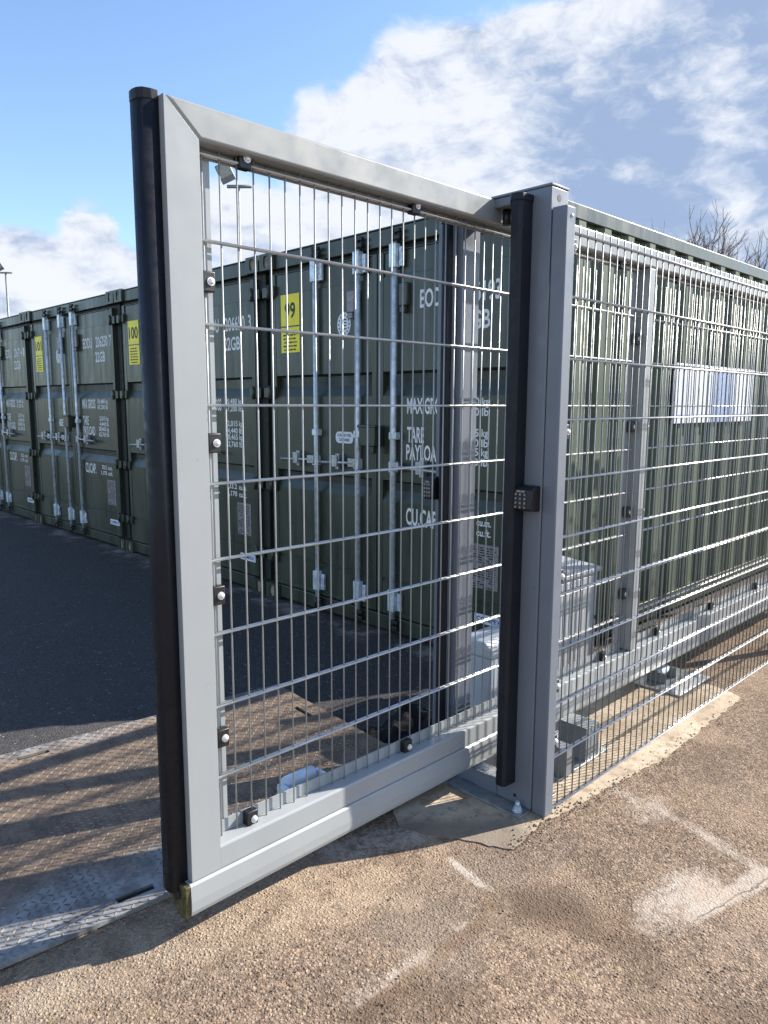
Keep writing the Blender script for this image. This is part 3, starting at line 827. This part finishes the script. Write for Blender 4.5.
for z, w, a, b_, (la, lb) in ((1.449, 'MAX GROSS', '30,480', '67,200', (1.505, 1.84)), (1.272, 'TARE', '2,015', '4,440', (1.507, 1.65)), (1.163, 'PAYLOAD', '28,465', '62,760', (1.50, 1.80))):
    LINES.append(mk_line((w, la, lb, z, z + .092)))
    for zz, v, un_ in ((z + .052, a, 'kg'), (z - .006, b_, 'lb')):
        LINES.append(mk_line((v, 1.895 + (.03 if len(v) < 6 else 0), 2.072, zz, zz + .042), (un_, 2.092, 2.140, zz, zz + .042)))
LINES += [mk_line(('CU.CAP.', 1.503, 1.775, .753, .855)), mk_line(('33.2', 1.925, 2.04, .812, .852), ('cu.m.', 2.07, 2.175, .812, .852)), mk_line(('1,170', 1.90, 2.04, .752, .792), ('cu.ft.', 2.07, 2.175, .752, .792)),
          mk_line(('22GB', 1.900, 2.135, 1.928, 2.026))]
def mk_sticker(num):
    def f(mb):
        ub(mb, .222, .438, .0263, .0293, 2.062, 2.283); ub(mb, .222, .438, .0263, .0293, 1.872, 2.052)
        mb.mi = 1
        T_ = tmap(.0036)
        w = .062 * len(num) / 2
        put_text(mb, num, .33 - w, .33 + w, 2.118, 2.222, T_)
        rnd = random.Random(5)
        for k, s_ in enumerate(('NO PARKING', 'KEEP CLEAR', 'AT ALL', 'TIMES')[:4]):
            pass
        for k in range(6):
            z = 2.028 - k * .026; u = .245 + rnd.uniform(0, .02); e = .415 - rnd.uniform(0, .03)
            while u < e:
                w_ = rnd.uniform(.012, .04)
                mb.poly([(.0256, -u, z - .011), (.0256, -min(u + w_, e), z - .011), (.0256, -min(u + w_, e), z), (.0256, -u, z)]); u += w_ + .007
        mb.mi = 0
    return f

def container(yl, num, cid, digit, label):
    c = thing('shipping_container', (3.31, yl, -.054), label, 'shipping container', 'dark green shipping containers in a row', local=True)
    part('frame', M['green'], c, mk_frame)
    part('door_seal_shade', M['green_dark'], c, mk_seal_shade)
    part('roof', M['green'], c, mk_roof)
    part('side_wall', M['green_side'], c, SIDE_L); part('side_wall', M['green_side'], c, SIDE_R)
    for f in CASTS + CASTS_B: part('corner_casting', [M['green'], M['casting_hole']], c, f)
    for key, mkd, hin in (('L', DOOR_L, HINGE_L), ('R', DOOR_R, HINGE_R)):
        d = part('door', M['green'], c, mkd)
        [part('hinge', M['green'], d, h_) for h_ in hin]
        for rod, cam, han in RODS[key]:
            part('lock_rod', M['zinc'], d, rod); [part('lock_cam', M['black'], d, c_) for c_ in cam]; part('door_handle', M['galv'], d, han)
        if key == 'L':
            part('vent_cover', M['decal'], d, VENT_L); part('emblem', [M['label_white'], M['ink']], d, mk_emblem)
            part('steel_plate', [M['label_white'], M['ink']], d, mk_cplate)
            if num: part('number_sticker', [M['yellow'], M['ink']], d, mk_sticker(num))
        else:
            part('lock_box', M['green'], d, mk_lockbox); part('vent_cover', M['green'], d, VENT_R)
            part('lettering', M['white_paint'], d, mk_line(('EODU', 1.605, 1.835, 2.079, 2.180))); part('lettering', M['white_paint'], d, mk_line((cid, 1.925, 2.205, 2.079, 2.180), (digit, 2.252, 2.290, 2.079, 2.180)))
            for l_ in LINES: part('lettering', M['white_paint'], d, l_)
            part('data_plate', [M['decal'], M['ink']], d, mk_dataplate); part('maker_label', [M['label_white'], M['blue_ink']], d, mk_lab)
    return c
Y0, CP = 2.2782, 2.4564
spec = [('99', '206193', '5', 'dark green shipping container numbered 99 in yellow, its corrugated side behind the fence'),
        ('100', '206650', '3', 'dark green shipping container numbered 100 in yellow, behind the gate leading edge'),
        ('101', '206250', '7', 'dark green shipping container numbered 101 in yellow, left of the open gate'),
        ('102', '206714', '1', 'dark green shipping container at the far left with EODU 206714 on its door'),
        ]
for k, (num, cid, dg, lab) in enumerate(spec):
    container(Y0 + CW + CP * k, num, cid, dg, lab)

# sign board fixed to the corrugated side
sb = thing('sign_board', (5.7, 2.262, 1.3), 'white sign board with a blue block on the corrugated container side', 'sign')
mb = MB(); mb.box(4.995, 6.42, 2.262, 2.272, 1.325, 1.735, .002); mb.build('board', M['sign_white'], sb)
mb = MB(); mb.box(5.62, 6.00, 2.2595, 2.2615, 1.33, 1.70); mb.box(5.05, 6.40, 2.2600, 2.2615, 1.37, 1.385); mb.build('print', M['sign_blue'], sb)

# ------------------------------------------------------------------ LAMP POSTS
def lamp(x, y, z, label, zg=-.06):
    t = thing('lamp_post', (x, y, zg), label, 'lamp post', 'floodlight posts behind the containers')
    mb = MB(); mb.cyl((x, y, zg), (x, y, z), .075, 10, .05); mb.build('pole', M['lamp'], t)
    d = Vector((.70, -.71, 0))
    p = Vector((x, y, z))
    mb = MB(); a = p - d * .30; b_ = p + d * .38
    mb.cyl(a, b_, .05, 8); mb.build('cross_arm', M['lamp'], t)
    # square floodlight standing on the arm, tilted upwards
    mb = MB(); mb.box(-.2, .2, -.06, .06, -.25, .25, .02)
    h = mb
    mat = Matrix.Translation(p - d * .34 + Vector((0, 0, .36))) @ Matrix.Rotation(R(-46), 4, 'Z') @ Matrix.Rotation(R(-24), 4, 'Y') @ Matrix.Rotation(R(20), 4, 'X')
    bmesh.ops.transform(h.bm, matrix=mat, verts=h.bm.verts[:]); hd = h.build('floodlight', M['lamp'], t)
    mb = MB(); mb.box(-.17, .17, -.068, -.0615, -.10, .22); bmesh.ops.transform(mb.bm, matrix=mat, verts=mb.bm.verts[:]); mb.build('lens', M['glass'], hd)
lamp(12.0, 18.02, 7.32, 'tall floodlight post seen through the top of the gate mesh')
lamp(14.6, 44.9, 8.55, 'distant floodlight post above the containers at the left edge')

# ------------------------------------------------------------------ BARE TREES
def tree(x, y, zg, h, spread, label, seed, levels=6):
    rnd = random.Random(seed)
    t = thing('bare_tree', (x, y, zg), label, 'tree', 'bare winter trees behind the container')
    trunk = MB(); crown = MB()
    def grow(p, d, L, r, lv):
        mbx = trunk if lv == 0 else crown
        n = 3; q = p
        for k in range(n):
            d = (d + Vector((rnd.gauss(0, .09), rnd.gauss(0, .09), rnd.gauss(0.05, .05)))).normalized()
            q2 = q + d * L / n
            mbx.cyl(q, q2, max(.0055, r) * (1 - .25 * k / n), 6 if lv < 2 else (4 if lv < 4 else 3), max(.0055, r) * (1 - .25 * (k + 1) / n), caps=False)
            if lv > 0 and lv < levels and rnd.random() < .36:
                s_ = (d + Vector((rnd.gauss(0, .6), rnd.gauss(0, .6), rnd.uniform(0, .5)))).normalized()
                grow(q2, s_, L * rnd.uniform(.45, .7), r * .5, lv + 1)
            q = q2
        if lv < levels:
            for k in range((2 if lv > 1 else rnd.choice((2, 3))) if lv else 6):
                a = rnd.uniform(0, 2 * math.pi); sp = rnd.uniform(.3, .8) * spread
                s_ = (d + Vector((math.cos(a) * sp, math.sin(a) * sp, rnd.uniform(.0, .25)))).normalized()
                grow(q, s_, L * rnd.uniform(.62, .85), r * .66, lv + 1)
    grow(Vector((x, y, zg)), Vector((0, 0, 1)), h * .27, h * .012, 0)
    trunk.build('trunk', M['bark'], t); crown.build('crown', M['bark'], t)
tree(27, 11.1, -.06, 8.9, 1.0, 'bare tree above the container roof, the larger one left of the other', 11)
tree(29, 8.3, -.06, 7.9, 1.0, 'bare tree at the right edge above the container roof', 23)

# ------------------------------------------------------------------ WORLD, SUN
ELEV, PHI = 33.0, 22.3
W = bpy.data.worlds.new('World'); S.world = W; W.use_nodes = True
t = NT(W.node_tree); bg = W.node_tree.nodes['Background']
sky = t.add('ShaderNodeTexSky'); sky.sky_type = 'NISHITA'; sky.sun_disc = False
sky.sun_elevation = R(ELEV); sky.sun_rotation = R(90 + PHI); sky.air_density = 1.0; sky.dust_density = .4; sky.ozone_density = 2.2
dirv = t.add('ShaderNodeTexCoord').outputs['Generated']
def blobs(lst):
    out = None
    for d, r, w in lst:
        v = Vector(d).normalized()
        k = t.m('MULTIPLY', t.ramp(t.vm('DOT_PRODUCT', dirv, tuple(v), 1), math.cos(R(r)), 1.0), w)
        out = k if out is None else t.m('ADD', out, k)
    return out
sh = t.vm('MULTIPLY', dirv, (1, 1, 1.9))
wv = t.vm('ADD', sh, t.vm('MULTIPLY', t.vm('SUBTRACT', t.noise(sh, 7, 4, .55, out='Color'), (.5, .5, .5)), (.10, .10, .10)))
n_big = t.noise(wv, 6.5, 12, .60, 0); n_fine = t.noise(wv, 22, 8, .62, 0)
off = t.vm('ADD', wv, (.016, -.022, .022)); n_off = t.noise(off, 6.5, 12, .60, 0)
fb = t.m('ADD', t.m('MULTIPLY', n_big, .78), t.m('MULTIPLY', n_fine, .22))
mask = blobs([((.6751, .6329, .355), 6, .45), ((.7357, .5631, .360), 6, .5), ((.7891, .5153, .334), 8, .5), ((.6736, .6634, .305), 6, .4), ((.6111, .7195, .31), 5, .4), ((.73, .6015, .28), 9, .55),
              ((.8129, .4208, .395), 4.5, .26), ((.8525, .3702, .375), 5.5, .32), ((.8525, .4337, .285), 13, .9), ((.905, .3216, .285), 13, 1.0), ((.9079, .3496, .18), 17, 1.1), ((.8359, .4862, .20), 13, .9),
              ((.36, .9168, .105), 7.5, .58), ((.4318, .8858, .10), 7.5, .5), ((.253, .9518, .115), 8, .58), ((.3889, .8941, .218), 2.6, .36), ((.5306, .8159, .20), 6, .40), ((.6097, .7575, .19), 6, .42), ((.6761, .7003, .18), 7, .42),
              ((-.8, -.2, .3), 35, .42), ((-.3, -.8, .5), 30, .35)])  # last row: unseen clouds added behind the camera for a whiter fill
mask = t.m('MINIMUM', mask, .66)
cov = t.m('MULTIPLY', t.ramp(t.m('ADD', fb, mask), .69, .93), .97)
# cloud tone: bright billows, blue-grey underside bank to the right
greyb = t.m('MINIMUM', blobs([((.89, .38, .245), 15, 1.0), ((.94, .25, .27), 16, .9), ((.85, .44, .27), 7, .4)]), 1.)
n_soft = t.noise(sh, 3.2, 5, .55, .2)
tn = t.m('ADD', t.m('ADD', t.m('MULTIPLY', n_big, .35), t.m('MULTIPLY', n_fine, .35)), t.m('MULTIPLY', n_soft, .3))
rel = t.m('MULTIPLY', t.m('SUBTRACT', n_big, n_off), 2.4)
tone = t.m('ADD', rel, t.m('SUBTRACT', t.m('ADD', t.ramp(tn, .38, .62, 0., .6, smooth=False), .42), t.m('MULTIPLY', greyb, .55)))
CS = 1.0
ccol = t.mix(t.ramp(tone, 0., .95), (2.3 * CS, 3.05 * CS, 4.5 * CS, 1), (5.9 * CS, 6.1 * CS, 6.5 * CS, 1))
base = t.vm('MULTIPLY', sky.outputs[0], (1.60, 1.65, 1.74))
t.put(bg.inputs[0], t.mix(cov, base, ccol))
bg.inputs[1].default_value = .072

sun = bpy.data.lights.new('sun', 'SUN'); sun.energy = 5.0; sun.angle = R(.5); sun.color = (1, .93, .83)
so = bpy.data.objects.new('sun', sun); COL.objects.link(so)
tosun = Vector((math.cos(R(PHI)) * math.cos(R(ELEV)), -math.sin(R(PHI)) * math.cos(R(ELEV)), math.sin(R(ELEV))))
so.rotation_euler = (-tosun).to_track_quat('-Z', 'Y').to_euler(); so.location = (10, -6, 12)

# ------------------------------------------------------------------ CAMERA
cam = bpy.data.cameras.new('camera'); co = bpy.data.objects.new('camera', cam); COL.objects.link(co)
fw = Vector((.69195, .70727, -.14478)); rt = Vector((.71518, -.69893, .00367)); up = Vector((.0986, .10608, .98946))
m3 = Matrix((rt, up, -fw)).transposed()
co.matrix_world = Matrix.Translation((0, 0, 1.4522)) @ m3.to_4x4()
cam.sensor_fit = 'VERTICAL'; cam.sensor_height = 24; cam.lens = 738.644 / 1024 * 24
cam.clip_end = 2000; cam.clip_start = .05
S.camera = co
S.view_settings.view_transform = 'Standard'; S.view_settings.look = 'None'; S.view_settings.gamma = 1
S.view_settings.exposure = 1.12
for o in bpy.data.objects:
    if '_o' in o: del o['_o']
